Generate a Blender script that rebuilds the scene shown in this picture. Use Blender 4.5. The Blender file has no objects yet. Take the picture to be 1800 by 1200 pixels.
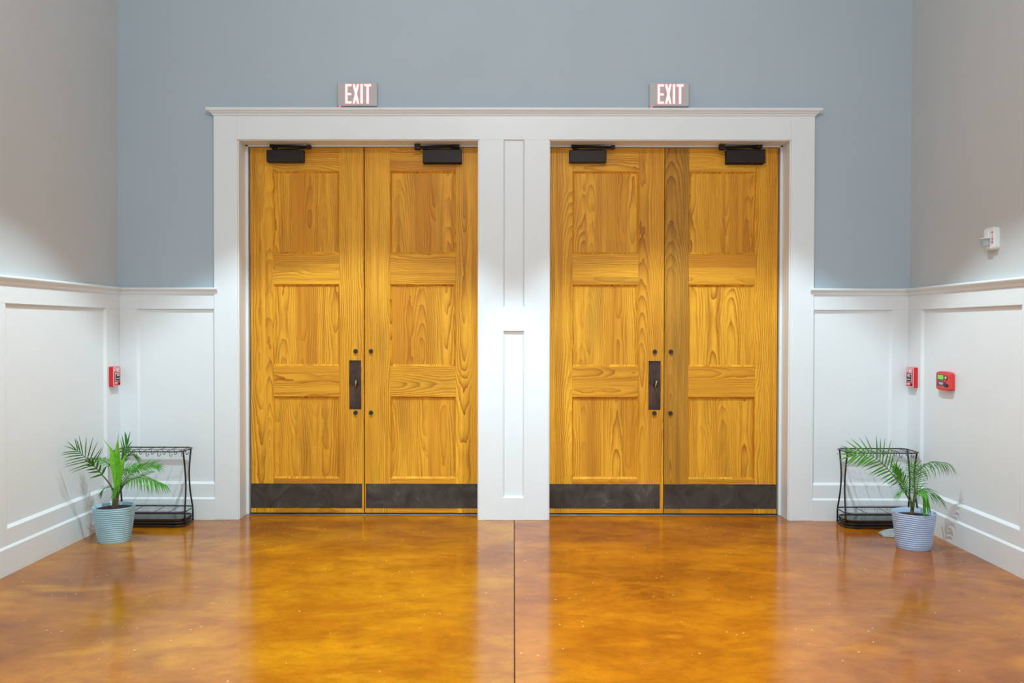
import bpy, bmesh, math, random
from mathutils import Vector, Matrix

# ------------------------------------------------------------------ camera, world, lights
SC = bpy.context.scene
COL = SC.collection
random.seed(7)

cam_data = bpy.data.cameras.new('camera')
cam_data.sensor_width = 36.0
cam_data.lens = 30.0
cam_data.clip_start = 0.05
cam = bpy.data.objects.new('camera', cam_data)
COL.objects.link(cam)
cam.location = (0.0, -6.52, 1.47)
cam.matrix_world = (Matrix.Translation(cam.location)
                    @ Matrix.Rotation(math.atan(3 / 1500), 4, 'Z')
                    @ Matrix.Rotation(math.pi / 2 - math.atan(23 / 1500), 4, 'X')
                    @ Matrix.Rotation(math.radians(0.09), 4, 'Z'))
SC.camera = cam

world = bpy.data.worlds.new('hall_ambience')
SC.world = world
world.use_nodes = True
bg = world.node_tree.nodes['Background']
bg.inputs['Color'].default_value = (0.74, 0.92, 1.0, 1)
bg.inputs['Strength'].default_value = 1.75

def spot(name, loc, power, size=74, blend=0.24, radius=0.012, color=(0.72, 0.91, 1.0)):
    d = bpy.data.lights.new(name, 'SPOT')
    d.energy = power
    d.spot_size = math.radians(size)
    d.spot_blend = blend
    d.shadow_soft_size = radius
    d.color = color
    o = bpy.data.objects.new(name, d)
    COL.objects.link(o)
    o.location = loc
    return o

def spill(name, loc, power, color=(0.92, 0.96, 1.0)):      # stray light outside a fixture's main cone, and the added rear fill
    d = bpy.data.lights.new(name, 'POINT')
    d.energy = power
    d.shadow_soft_size = 0.03
    d.color = color
    o = bpy.data.objects.new(name, d)
    COL.objects.link(o)
    o.location = loc

CEIL = 4.6
SPOT, SPILL = 535, 41
for sx in (-1, 1):                      # recessed ceiling downlights by the doors, tipped slightly towards the wall
    o = spot('ceiling_spot', (1.12 * sx, -1.95, CEIL - 0.03), SPOT)
    o.rotation_euler = (math.radians(5.0), math.radians(-2.0 * sx), 0)
    spill('spill_fill', (1.12 * sx, -1.95, CEIL - 0.03), SPILL * 0.3)
spot('ceiling_spot', (0, -5.0, CEIL - 0.03), SPOT * 0.7)           # unseen lamp added further back to light the near floor
spill('spill_fill', (0, -5.0, CEIL - 0.03), SPILL * 4.8)  # broad fill added here to even out the walls

SC.view_settings.view_transform = 'Standard'
SC.view_settings.look = 'None'
SC.view_settings.gamma = 1.0
SC.view_settings.use_curve_mapping = False
SC.view_settings.exposure = 0.0

# ------------------------------------------------------------------ node helpers and materials
def new_mat(name):
    m = bpy.data.materials.new(name)
    m.use_nodes = True
    nt = m.node_tree
    return m, nt, nt.nodes['Principled BSDF']

class NB:
    def __init__(s, nt): s.nt = nt
    def n(s, typ, **kw):
        nd = s.nt.nodes.new(typ)
        ins = kw.pop('ins', {})
        for k, v in kw.items(): setattr(nd, k, v)
        for k, v in ins.items():
            if hasattr(v, 'is_output') : s.nt.links.new(v, nd.inputs[k])
            else: nd.inputs[k].default_value = v
        return nd
    def math(s, op, a, b=0.0, c=None):
        i = {0: a, 1: b}
        if c is not None: i[2] = c
        return s.n('ShaderNodeMath', operation=op, ins=i).outputs[0]
    def noise(s, vec, scale, detail=3.0, rough=0.5, dist=0.0):
        return s.n('ShaderNodeTexNoise', ins={'Vector': vec, 'Scale': scale, 'Detail': detail, 'Roughness': rough, 'Distortion': dist}).outputs[0]
    def ramp(s, fac, stops):
        r = s.n('ShaderNodeValToRGB', ins={0: fac})
        e = r.color_ramp.elements
        while len(e) < len(stops): e.new(0.5)
        for el, (p, c) in zip(e, stops):
            el.position = p; el.color = (*c, 1) if len(c) == 3 else c
        return r.outputs[0]
    def rng(s, v, a, b, c=0.0, d=1.0):
        return s.n('ShaderNodeMapRange', ins={0: v, 1: a, 2: b, 3: c, 4: d}).outputs[0]
    def mix(s, fac, a, b, mode='MIX'):
        nd = s.n('ShaderNodeMix', data_type='RGBA', blend_type=mode)
        for k, v in ((0, fac), (6, a), (7, b)):
            if hasattr(v, 'is_output'): s.nt.links.new(v, nd.inputs[k])
            else: nd.inputs[k].default_value = v if k == 0 or len(v) == 4 else (*v, 1)
        return nd.outputs[2]
    def mapping(s, vec, scale=(1, 1, 1), loc=(0, 0, 0)):
        return s.n('ShaderNodeMapping', ins={'Vector': vec, 'Scale': scale, 'Location': loc}).outputs[0]
    def comb(s, x, y, z):
        return s.n('ShaderNodeCombineXYZ', ins={0: x, 1: y, 2: z}).outputs[0]
    def bump(s, h, strength, dist, bsdf):
        b = s.n('ShaderNodeBump', ins={'Strength': strength, 'Distance': dist, 'Height': h})
        s.nt.links.new(b.outputs[0], bsdf.inputs['Normal'])
    def link(s, a, b): s.nt.links.new(a, b)

def plain(name, col, rough=0.5, metal=0.0, spec=0.5, vary=0.05, scale=6.0, emit=None, bump=0.0, bscale=80):
    m, nt, b = new_mat(name)
    k = NB(nt)
    tc = k.n('ShaderNodeTexCoord').outputs['Object']
    f = k.noise(tc, scale, 4)
    lo = tuple(c * (1 - vary) for c in col); hi = tuple(min(1, c * (1 + vary)) for c in col)
    k.link(k.ramp(f, [(0.3, lo), (0.7, hi)]), b.inputs['Base Color'])
    b.inputs['Roughness'].default_value = rough
    b.inputs['Metallic'].default_value = metal
    b.inputs['Specular IOR Level'].default_value = spec
    if emit:
        b.inputs['Emission Color'].default_value = (*emit[0], 1)
        b.inputs['Emission Strength'].default_value = emit[1]
    if bump: k.bump(k.noise(tc, bscale, 2), bump, 0.002, b)
    return m

def wood(name, plank, light=(0.92, 0.46, 0.034), dark=(0.31, 0.086, 0.005), olive=0.35):
    m, nt, b = new_mat(name)
    k = NB(nt)
    tc = k.n('ShaderNodeTexCoord').outputs['Object']
    rnd = k.n('ShaderNodeObjectInfo').outputs['Random']
    sep = k.n('ShaderNodeSeparateXYZ', ins={0: tc})
    x, y, z = sep.outputs
    ro = k.math('MULTIPLY', rnd, 37.0)
    # glued-up strips inside one board
    xs = k.math('ADD', x, k.math('MULTIPLY', rnd, plank))
    pid = k.math('FLOOR', k.math('DIVIDE', xs, plank))
    px = k.math('SUBTRACT', k.math('SUBTRACT', xs, k.math('MULTIPLY', pid, plank)), plank / 2)
    key = k.math('ADD', k.math('MULTIPLY', pid, 3.71), ro)
    w1 = k.n('ShaderNodeTexWhiteNoise', noise_dimensions='1D', ins={'W': key}).outputs[0]
    w2 = k.n('ShaderNodeTexWhiteNoise', noise_dimensions='1D', ins={'W': k.math('ADD', key, 11.3)}).outputs[0]
    w3 = k.n('ShaderNodeTexWhiteNoise', noise_dimensions='1D', ins={'W': k.math('ADD', key, 5.9)}).outputs[0]
    # growth rings: distance from a pith that wanders below the face of the board
    zz = k.math('ADD', z, k.math('MULTIPLY', key, 2.3))
    wander = k.noise(k.comb(0.0, key, k.math('MULTIPLY', zz, 1.1)), 1.0, 2)
    cx = k.math('ADD', px, k.math('MULTIPLY', k.math('SUBTRACT', w1, 0.5), plank * 0.9))
    cx = k.math('ADD', cx, k.math('MULTIPLY', k.math('SUBTRACT', k.noise(k.comb(key, 0.0, zz), 1.7, 3), 0.5), 0.035))
    slope = k.math('MULTIPLY', k.math('SUBTRACT', w2, 0.5), 0.11)
    dep = k.math('ADD', k.math('ADD', k.math('MULTIPLY', wander, 0.14), k.math('MULTIPLY', z, slope)), 0.0)
    r = k.math('SQRT', k.math('ADD', k.math('MULTIPLY', cx, cx), k.math('MULTIPLY', dep, dep)))
    wob = k.noise(k.comb(k.math('MULTIPLY', x, 28.0), key, k.math('MULTIPLY', zz, 7.0)), 1.0, 3)
    r = k.math('ADD', r, k.math('MULTIPLY', wob, 0.012))
    fr = k.math('FRACT', k.math('MULTIPLY', r, 80.0))
    band = k.math('POWER', fr, 2.2)
    # rings read strongest where the cut runs along them, else faint
    strong = k.rng(k.noise(k.comb(k.math('MULTIPLY', x, 9.0), key, k.math('MULTIPLY', zz, 0.9)), 1.0, 2), 0.36, 0.60, 0.22, 0.95)
    fib = k.noise(k.comb(k.math('MULTIPLY', x, 330.0), key, k.math('MULTIPLY', zz, 6.0)), 1.0, 3, 0.6)
    streak = k.noise(k.comb(k.math('MULTIPLY', x, 26.0), key, k.math('MULTIPLY', zz, 0.8)), 1.0, 3)
    col = k.mix(k.math('MULTIPLY', band, strong), light, dark)
    col = k.mix(k.rng(fib, 0.38, 0.72, 0.0, 0.36), col, dark)
    col = k.mix(k.rng(streak, 0.50, 0.72, 0.0, 0.50), col, tuple(d * 1.15 for d in dark))
    tone = k.math('MULTIPLY', k.math('POWER', w3, 2.0), 0.55)
    col = k.mix(tone, col, (0.50, 0.160, 0.008))
    ol = k.rng(k.noise(k.comb(k.math('MULTIPLY', x, 7.0), k.math('ADD', key, 9.0), k.math('MULTIPLY', zz, 0.9)), 1.0, 2), 0.56, 0.74, 0.0, olive)
    col = k.mix(ol, col, (0.26, 0.135, 0.018))
    k.link(col, b.inputs['Base Color'])
    b.inputs['Roughness'].default_value = 0.42
    b.inputs['Specular IOR Level'].default_value = 0.22
    k.bump(k.math('ADD', band, fib), 0.06, 0.001, b)
    return m

def floor_mat(name, a, bcol, c, seed):
    m, nt, b = new_mat(name)
    k = NB(nt)
    tc = k.n('ShaderNodeTexCoord').outputs['Object']
    p = k.mapping(tc, (0.85, 1.1, 1), (seed, seed * 1.7, 0))
    big = k.noise(p, 1.25, 7, 0.62, 0.35)
    mid = k.noise(k.mapping(tc, (1.2, 1.9, 1), (seed * 3, 1.3, 0)), 2.4, 8, 0.66, 0.5)
    col = k.ramp(big, [(0.30, a), (0.47, bcol), (0.66, c)])
    col = k.mix(k.rng(mid, 0.46, 0.68, 0.0, 0.65), col, a)
    yel = k.rng(k.noise(k.mapping(tc, (0.9, 1.8, 1), (seed * 5, 4.4, 0)), 1.6, 7, 0.62, 0.7), 0.53, 0.68, 0.0, 0.6)
    col = k.mix(yel, col, tuple(min(1, v * 1.18) for v in c))
    swirl = k.rng(k.noise(k.mapping(tc, (1, 3.2, 1), (seed, 7.7, 0)), 2.6, 3, 0.5, 2.6), 0.62, 0.68, 0.0, 0.18)
    col = k.mix(swirl, col, tuple(v * 0.55 for v in a))
    mott = k.noise(k.mapping(tc, (1, 1.2, 1)), 11.0, 8, 0.72)
    col = k.mix(k.rng(mott, 0.48, 0.66, 0.0, 0.24), col, tuple(v * 0.85 for v in a))
    col = k.mix(k.rng(mott, 0.48, 0.32, 0.0, 0.14), col, tuple(min(1, v * 1.25) for v in c))
    grain = k.noise(tc, 120, 3, 0.7)
    col = k.mix(k.rng(grain, 0.35, 0.7, 0.0, 0.22), col, tuple(v * 0.6 for v in a))
    # pale aggregate flecks and hairline scratches
    v1 = k.n('ShaderNodeTexVoronoi', ins={'Vector': k.mapping(tc, (1, 0.7, 1)), 'Scale': 26.0, 'Randomness': 1.0})
    cell = k.n('ShaderNodeSeparateColor', ins={0: v1.outputs['Color']}).outputs[0]
    fleck = k.math('MULTIPLY', k.math('LESS_THAN', v1.outputs['Distance'], 0.13), k.math('GREATER_THAN', cell, 0.90))
    col = k.mix(k.math('MULTIPLY', fleck, 0.6), col, (0.80, 0.55, 0.22))
    v2 = k.n('ShaderNodeTexVoronoi', feature='DISTANCE_TO_EDGE', ins={'Vector': k.mapping(tc, (0.8, 2.0, 1), (3, 2, 0)), 'Scale': 4.0})
    sc = k.math('MULTIPLY', k.math('LESS_THAN', v2.outputs[0], 0.0012), k.math('GREATER_THAN', k.noise(tc, 5.0, 2), 0.60))
    col = k.mix(k.math('MULTIPLY', sc, 0.35), col, (0.75, 0.50, 0.25))
    k.link(col, b.inputs['Base Color'])
    k.link(k.rng(mid, 0.3, 0.7, 0.10, 0.19), b.inputs['Roughness'])
    b.inputs['IOR'].default_value = 1.36
    k.bump(k.noise(tc, 9.0, 4), 0.05, 0.004, b)
    return m

M = {}
M['white'] = plain('white_trim_paint', (0.785, 0.825, 0.84), 0.38, vary=0.012, scale=3, bump=0.03, bscale=60)
M['wall'] = plain('blue_grey_wall_paint', (0.425, 0.505, 0.565), 0.62, vary=0.02, scale=1.2, bump=0.08, bscale=220)
M['wall_side'] = plain('warm_lit_grey_wall_paint', (0.55, 0.575, 0.58), 0.62, vary=0.02, scale=1.2, bump=0.08, bscale=220)  # the warmer light on the side walls is put into this colour
M['ceiling'] = plain('ceiling_paint', (0.78, 0.78, 0.76), 0.8, vary=0.01)
M['wood_panel'] = wood('honey_wood_panel', 0.165)
M['wood_frame'] = wood('honey_wood_frame', 0.23)
M['wood_old'] = wood('olive_wood_frame', 0.23, light=(0.58, 0.27, 0.028), dark=(0.20, 0.085, 0.010), olive=0.75)
M['bronze'] = plain('dark_bronze_metal', (0.022, 0.014, 0.009), 0.45, 0.2, spec=0.3, vary=0.25, scale=12)
M['bronze_body'] = plain('dark_bronze_enamel', (0.020, 0.013, 0.009), 0.45, 0.0, spec=0.25, vary=0.08)
M['black'] = plain('black_plastic', (0.012, 0.012, 0.012), 0.4)
M['wire'] = plain('dark_brown_wire', (0.028, 0.020, 0.018), 0.38, 0.3, vary=0.15)
M['tray'] = plain('black_tray_plastic', (0.010, 0.011, 0.011), 0.10, spec=0.9)
M['steel'] = plain('threshold_steel', (0.05, 0.06, 0.075), 0.45, 0.5, vary=0.3, scale=9)
M['gap'] = plain('joint_filler', (0.03, 0.016, 0.008), 0.8)
M['slab_a'] = floor_mat('stained_concrete_amber', (0.255, 0.070, 0.003), (0.415, 0.132, 0.004), (0.56, 0.225, 0.005), 2.0)
M['slab_b'] = floor_mat('stained_concrete_orange', (0.245, 0.060, 0.003), (0.405, 0.113, 0.004), (0.55, 0.185, 0.005), 9.0)
M['red'] = plain('red_enamel', (0.62, 0.012, 0.020), 0.35, vary=0.04)
M['red_soft'] = plain('red_plastic_case', (0.72, 0.045, 0.035), 0.4, vary=0.03)
M['print_white'] = plain('white_print', (0.85, 0.85, 0.85), 0.5, vary=0.01)
M['print_red'] = plain('red_print', (0.60, 0.02, 0.03), 0.5)
M['navy'] = plain('navy_label', (0.012, 0.035, 0.09), 0.4)
M['lcd'] = plain('green_screen', (0.15, 0.55, 0.05), 0.3, emit=((0.14, 0.60, 0.0), 0.35))
M['plastic'] = plain('white_plastic_case', (0.78, 0.79, 0.78), 0.4, vary=0.01)
M['sign'] = plain('sign_face_grey', (0.50, 0.48, 0.49), 0.45, vary=0.02)
M['sign_case'] = plain('sign_case', (0.55, 0.53, 0.53), 0.5, vary=0.02)
M['glow'] = plain('lit_letter', (0.9, 0.9, 0.85), 0.5, emit=((1.0, 0.93, 0.86), 0.55))
M['glow_red'] = plain('lit_letter_edge', (0.9, 0.2, 0.2), 0.5, emit=((1.0, 0.16, 0.18), 0.55))
M['led'] = plain('red_indicator', (0.9, 0.05, 0.1), 0.4, emit=((1.0, 0.03, 0.12), 9.0))
M['pot_blue'] = plain('pale_blue_pot', (0.36, 0.60, 0.70), 0.42, vary=0.03)
M['pot_grey'] = plain('pale_grey_pot', (0.44, 0.57, 0.80), 0.42, vary=0.03)
M['soil'] = plain('dark_soil', (0.020, 0.012, 0.008), 0.95, vary=0.5, scale=60, bump=0.8, bscale=90)
M['cloth'] = plain('grey_cloth', (0.30, 0.33, 0.33), 0.85, vary=0.12, scale=40)
M['trunk'] = plain('palm_trunk', (0.16, 0.10, 0.045), 0.8, vary=0.45, scale=40, bump=0.5, bscale=60)
M['chrome'] = plain('worn_brass', (0.42, 0.34, 0.20), 0.25, 1.0, vary=0.2)
mm, nt_, bb = new_mat('clear_lens'); bb.inputs['Base Color'].default_value = (0.72, 0.80, 0.84, 1); bb.inputs['Roughness'].default_value = 0.08; bb.inputs['Transmission Weight'].default_value = 0.8; M['lens'] = mm

def leaf_mat(name, col, trans):
    m, nt, b = new_mat(name)
    k = NB(nt)
    tc = k.n('ShaderNodeTexCoord').outputs['Object']
    f = k.noise(tc, 22, 3)
    c = k.ramp(f, [(0.3, tuple(v * 0.72 for v in col)), (0.7, tuple(min(1, v * 1.2) for v in col))])
    k.link(c, b.inputs['Base Color'])
    b.inputs['Roughness'].default_value = 0.42
    tr = k.n('ShaderNodeBsdfTranslucent')
    k.link(c, tr.inputs[0])
    mx = k.n('ShaderNodeMixShader', ins={0: trans})
    k.link(b.outputs[0], mx.inputs[1]); k.link(tr.outputs[0], mx.inputs[2])
    k.link(mx.outputs[0], nt.nodes['Material Output'].inputs[0])
    return m
M['leaf'] = leaf_mat('palm_leaflet_green', (0.075, 0.33, 0.014), 0.25)
M['leaf_dark'] = leaf_mat('palm_leaflet_dark_green', (0.042, 0.20, 0.018), 0.22)
M['leaf_young'] = leaf_mat('young_leaf_green', (0.19, 0.56, 0.025), 0.3)
M['rachis'] = plain('leaf_stalk', (0.10, 0.16, 0.035), 0.5, vary=0.25, scale=20)

def kick_mat():
    m, nt, b = new_mat('scuffed_bronze_plate')
    k = NB(nt)
    tc = k.n('ShaderNodeTexCoord').outputs['Object']
    rnd = k.n('ShaderNodeObjectInfo').outputs['Random']
    off = k.n('ShaderNodeVectorMath', operation='ADD', ins={0: tc, 1: k.comb(k.math('MULTIPLY', rnd, 20.0), 0.0, 0.0)}).outputs[0]
    f = k.noise(k.mapping(off, (1.0, 1.0, 1.0)), 5.5, 5, 0.6, 1.4)
    c = k.ramp(f, [(0.35, (0.040, 0.030, 0.024)), (0.6, (0.075, 0.062, 0.052)), (0.78, (0.15, 0.135, 0.12))])
    k.link(c, b.inputs['Base Color'])
    b.inputs['Metallic'].default_value = 0.35
    k.link(k.rng(k.noise(off, 9, 4), 0.3, 0.7, 0.34, 0.55), b.inputs['Roughness'])
    return m
M['kick'] = kick_mat()

def push_mat():
    m, nt, b = new_mat('rubbed_bronze_plate')
    k = NB(nt)
    tc = k.n('ShaderNodeTexCoord').outputs['Object']
    f = k.noise(tc, 7, 4, 0.6)
    c = k.ramp(f, [(0.40, (0.035, 0.022, 0.020)), (0.62, (0.10, 0.052, 0.035))])
    k.link(c, b.inputs['Base Color'])
    b.inputs['Metallic'].default_value = 0.5
    b.inputs['Roughness'].default_value = 0.38
    return m
M['push'] = push_mat()

# ------------------------------------------------------------------ mesh helpers
def finish(name, bm, mat, parent=None, loc=None, smooth=False, rot=None):
    me = bpy.data.meshes.new(name)
    bm.normal_update()
    bm.to_mesh(me)
    bm.free()
    me.materials.append(M[mat] if isinstance(mat, str) else mat)
    if smooth:
        for p in me.polygons: p.use_smooth = True
    o = bpy.data.objects.new(name, me)
    COL.objects.link(o)
    if parent is not None: o.parent = parent
    if loc is not None: o.location = loc
    if rot is not None: o.rotation_euler = rot
    return o

def tag(o, label, cat, group=None, kind=None):
    o['label'] = label
    o['category'] = cat
    if group: o['group'] = group
    if kind: o['kind'] = kind
    return o

def empty(name, loc=(0, 0, 0), rz=0.0):
    e = bpy.data.objects.new(name, None)
    COL.objects.link(e)
    e.location = loc
    e.rotation_euler = (0, 0, rz)
    e.empty_display_size = 0.1
    return e

def add_box(bm, x0, x1, y0, y1, z0, z1, bevel=0.0, seg=1):
    r = bmesh.ops.create_cube(bm, size=1.0)
    vs = r['verts']
    for v in vs:
        v.co = Vector((x0 + (v.co.x + .5) * (x1 - x0), y0 + (v.co.y + .5) * (y1 - y0), z0 + (v.co.z + .5) * (z1 - z0)))
    if bevel > 0:
        es = list({e for v in vs for e in v.link_edges})
        bmesh.ops.bevel(bm, geom=es, offset=bevel, segments=seg, affect='EDGES', profile=0.5)

def board(name, x0, x1, y0, y1, z0, z1, mat, parent=None, grain='z', bevel=0.0015):
    """one board; its local z runs along the grain. Coordinates are in the parent's space."""
    c = Vector(((x0 + x1) / 2, (y0 + y1) / 2, (z0 + z1) / 2))
    hx, hy, hz = (x1 - x0) / 2, (y1 - y0) / 2, (z1 - z0) / 2
    bm = bmesh.new()
    if grain == 'z':
        add_box(bm, -hx, hx, -hy, hy, -hz, hz, bevel)
        return finish(name, bm, mat, parent, c)
    if grain == 'x':
        add_box(bm, -hz, hz, -hy, hy, -hx, hx, bevel)
        return finish(name, bm, mat, parent, c, rot=(0, math.pi / 2, 0))
    add_box(bm, -hz, hz, -hx, hx, -hy, hy, bevel)

def ring_mesh(bm, x0, x1, z0, z1, w, yf, yb, wt=None):
    """chamfered moulding that steps from the frame face (yf) to the panel (yb) round an opening"""
    wt = w if wt is None else wt
    o = [(x0, z0), (x1, z0), (x1, z1), (x0, z1)]
    i = [(x0 + w, z0 + w), (x1 - w, z0 + w), (x1 - w, z1 - wt), (x0 + w, z1 - wt)]
    fo = [bm.verts.new((a, yf, b)) for a, b in o]
    fi = [bm.verts.new((a, yb, b)) for a, b in i]
    bo = [bm.verts.new((a, yb + 0.004, b)) for a, b in o]
    bi = [bm.verts.new((a, yb + 0.004, b)) for a, b in i]
    for k in range(4):
        j = (k + 1) % 4
        bm.faces.new((fo[k], fo[j], fi[j], fi[k]))
        bm.faces.new((fi[k], fi[j], bi[j], bi[k]))
        bm.faces.new((bi[k], bi[j], bo[j], bo[k]))
        bm.faces.new((bo[k], bo[j], fo[j], fo[k]))

def extrude_profile(bm, prof, a, b, miter_a=0.0, miter_b=0.0):
    """prof: list of (out, z); swept along x from a to b; out is added along -y; mitres lengthen the ends by out*miter"""
    va = [bm.verts.new((a - o * miter_a, -o, z)) for o, z in prof]
    vb = [bm.verts.new((b + o * miter_b, -o, z)) for o, z in prof]
    n = len(prof)
    for i in range(n):
        j = (i + 1) % n
        bm.faces.new((va[i], va[j], vb[j], vb[i]))
    bm.faces.new(va[::-1])
    bm.faces.new(vb)
    bmesh.ops.recalc_face_normals(bm, faces=bm.faces[:])

def tube(bm, pts, rad, n=8, closed=False, flat=None):
    """tube through pts; rad is a number or a list; flat=(rw,rh) gives a flat bar lying level"""
    P = [Vector(p) for p in pts]
    rings = []
    N = len(P)
    up = Vector((0, 0, 1))
    prevS = None
    for i, p in enumerate(P):
        a = P[(i - 1) % N] if (closed or i > 0) else P[i]
        c = P[(i + 1) % N] if (closed or i < N - 1) else P[i]
        t = (c - a)
        if t.length < 1e-9: t = Vector((0, 0, 1))
        t.normalize()
        if prevS is None:
            s = t.cross(up)
            if s.length < 1e-3: s = t.cross(Vector((0, 1, 0)))
        else:
            s = prevS - t * prevS.dot(t)
        s.normalize()
        u = s.cross(t)
        prevS = s
        r = rad[i] if isinstance(rad, (list, tuple)) else rad
        rw, rh = flat if flat else (r, r)
        rings.append([bm.verts.new(p + s * math.cos(2 * math.pi * k / n + math.pi / n) * rw + u * math.sin(2 * math.pi * k / n + math.pi / n) * rh) for k in range(n)])
    for i in range(N if closed else N - 1):
        A, B = rings[i], rings[(i + 1) % N]
        for k in range(n):
            j = (k + 1) % n
            bm.faces.new((A[k], A[j], B[j], B[k]))
    if not closed:
        bm.faces.new(rings[0][::-1]); bm.faces.new(rings[-1])
    bmesh.ops.recalc_face_normals(bm, faces=bm.faces[:])

def catmull(pts, per=6):
    P = [Vector(p) for p in pts]
    P = [P[0] * 2 - P[1]] + P + [P[-1] * 2 - P[-2]]
    out = []
    for i in range(1, len(P) - 2):
        for s in range(per):
            t = s / per
            a, b, c, d = P[i - 1], P[i], P[i + 1], P[i + 2]
            out.append(0.5 * ((2 * b) + (c - a) * t + (2 * a - 5 * b + 4 * c - d) * t * t + (3 * b - a - 3 * c + d) * t ** 3))
    out.append(P[-2])
    return out

def lathe(bm, prof, n=40, cap=True):
    rings = []
    for r, z in prof:
        rings.append([bm.verts.new((r * math.cos(2 * math.pi * k / n), r * math.sin(2 * math.pi * k / n), z)) for k in range(n)])
    for A, B in zip(rings, rings[1:]):
        for k in range(n):
            j = (k + 1) % n
            bm.faces.new((A[k], A[j], B[j], B[k]))
    if cap:
        bm.faces.new(rings[0][::-1]); bm.faces.new(rings[-1])

def disc(bm, c, r, y0, y1, n=20, sx=1.0):
    a = [bm.verts.new((c[0] + r * sx * math.cos(2 * math.pi * k / n), y0, c[1] + r * math.sin(2 * math.pi * k / n))) for k in range(n)]
    b = [bm.verts.new((c[0] + r * sx * 0.86 * math.cos(2 * math.pi * k / n), y1, c[1] + r * 0.86 * math.sin(2 * math.pi * k / n))) for k in range(n)]
    for k in range(n):
        j = (k + 1) % n
        bm.faces.new((a[k], a[j], b[j], b[k]))
    bm.faces.new(b); bm.faces.new(a[::-1])
    bmesh.ops.recalc_face_normals(bm, faces=bm.faces[:])

def prism(bm, poly, y0, y1):
    a = [bm.verts.new((x, y0, z)) for x, z in poly]
    b = [bm.verts.new((x, y1, z)) for x, z in poly]
    n = len(poly)
    for i in range(n):
        j = (i + 1) % n
        bm.faces.new((a[i], a[j], b[j], b[i]))
    bm.faces.new(a[::-1]); bm.faces.new(b)
    bmesh.ops.recalc_face_normals(bm, faces=bm.faces[:])

def rrect(x0, x1, z0, z1, r, seg=5):
    pts = []
    for cx, cz, a0 in ((x1 - r, z1 - r, 0), (x0 + r, z1 - r, 90), (x0 + r, z0 + r, 180), (x1 - r, z0 + r, 270)):
        for k in range(seg + 1):
            a = math.radians(a0 + 90 * k / seg)
            pts.append((cx + r * math.cos(a), cz + r * math.sin(a)))
    return pts

def letter_polys(ch, x, z, w, h, s, grow=0.0):
    """block capital as polygons; (x,z) lower left, s stroke"""
    g = grow
    R = lambda a, b, c, d: [(a - g, c - g), (b + g, c - g), (b + g, d + g), (a - g, d + g)]
    e = s * 0.95
    if ch == 'E': return [R(x, x + s, z, z + h), R(x, x + w, z, z + e), R(x, x + w * 0.96, z + h * .43, z + h * .43 + e), R(x, x + w, z + h - e, z + h)]
    if ch == 'F': return [R(x, x + s, z, z + h), R(x, x + w * 0.92, z + h * .43, z + h * .43 + e), R(x, x + w, z + h - e, z + h)]
    if ch == 'I': return [R(x + w / 2 - s / 2, x + w / 2 + s / 2, z, z + h)]
    if ch == 'T': return [R(x + w / 2 - s / 2, x + w / 2 + s / 2, z, z + h), R(x, x + w, z + h - e, z + h)]
    if ch == 'X': return [[(x - g, z - g), (x + s * 0.95 + g, z - g), (x + w + g, z + h + g), (x + w - s * 0.95 - g, z + h + g)],
                          [(x + w - s * 0.95 - g, z - g), (x + w + g, z - g), (x + s * 0.95 + g, z + h + g), (x - g, z + h + g)]]
    if ch == 'R': return [R(x, x + s, z, z + h), R(x, x + w * .9, z + h - e, z + h), R(x, x + w * .9, z + h * .42, z + h * .42 + e), R(x + w - s, x + w, z + h * .5, z + h * .95),
                          [(x + w * .35, z + h * .45), (x + w * .35 + s, z + h * .45), (x + w, z), (x + w - s, z)]]

# ------------------------------------------------------------------ dimensions of the room
XW = 3.037                 # side wall planes
YW = 0.030                 # back wall plane
YR = -9.0                  # where the hall opens up behind the camera
TRIM = 0.022               # thickness of wainscot boards
P_LO, P_HI = 0.272, 1.615  # wainscot panel opening
CAP0, CAP1 = 1.725, 1.778  # chair rail
OPEN = ((-2.110, -0.268), (0.268, 2.110))
HEAD = 2.907
YD = 0.190                 # door face

# ------------------------------------------------------------------ floor
fl = empty('floor')
tag(fl, 'glossy amber acid-stained concrete floor with one saw-cut joint', 'floor', kind='structure')
board('joint_bed', -3.3, 3.3, YR, 0.9, -0.06, -0.012, 'gap', fl, bevel=0)
for x0, x1, m, w in ((-3.3, 0.0035, 'slab_a', 'amber-yellow slab'), (0.0085, 3.3, 'slab_b', 'deeper orange slab')):
    o = board('slab', x0, x1, YR, 0.9, -0.05, 0.0, m, fl, bevel=0.0012)
    o['label'] = w

# ------------------------------------------------------------------ walls
bm = bmesh.new()
XE = 3.3
add_box(bm, -XE, -2.2, YW, 0.33, 0, CEIL)
add_box(bm, 2.2, XE, YW, 0.33, 0, CEIL)
add_box(bm, -0.2, 0.2, YW, 0.33, 0, CEIL)
add_box(bm, -2.2, -0.2, YW, 0.33, 3.0, CEIL)
add_box(bm, 0.2, 2.2, YW, 0.33, 3.0, CEIL)
wb = finish('wall_back', bm, 'wall')
tag(wb, 'blue-grey painted end wall holding the two pairs of doors', 'wall', kind='structure')
bm = bmesh.new(); add_box(bm, -XW - 0.2, -XW, YR, YW, 0, CEIL)
wl = tag(finish('wall_left', bm, 'wall_side'), 'plain grey side wall, warm light put into its colour, above white wainscot, no strobe on it', 'wall', kind='structure')
bm = bmesh.new(); add_box(bm, XW, XW + 0.2, YR, YW, 0, CEIL)
wr = tag(finish('wall_right', bm, 'wall_side'), 'grey side wall, warm light put into its colour, carrying the white fire strobe', 'wall', kind='structure')
bm = bmesh.new(); add_box(bm, -XE, XE, YR, 0.33, CEIL, CEIL + 0.15)
tag(finish('ceiling', bm, 'ceiling'), 'plain white ceiling high above the lobby', 'ceiling', kind='structure')

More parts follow.
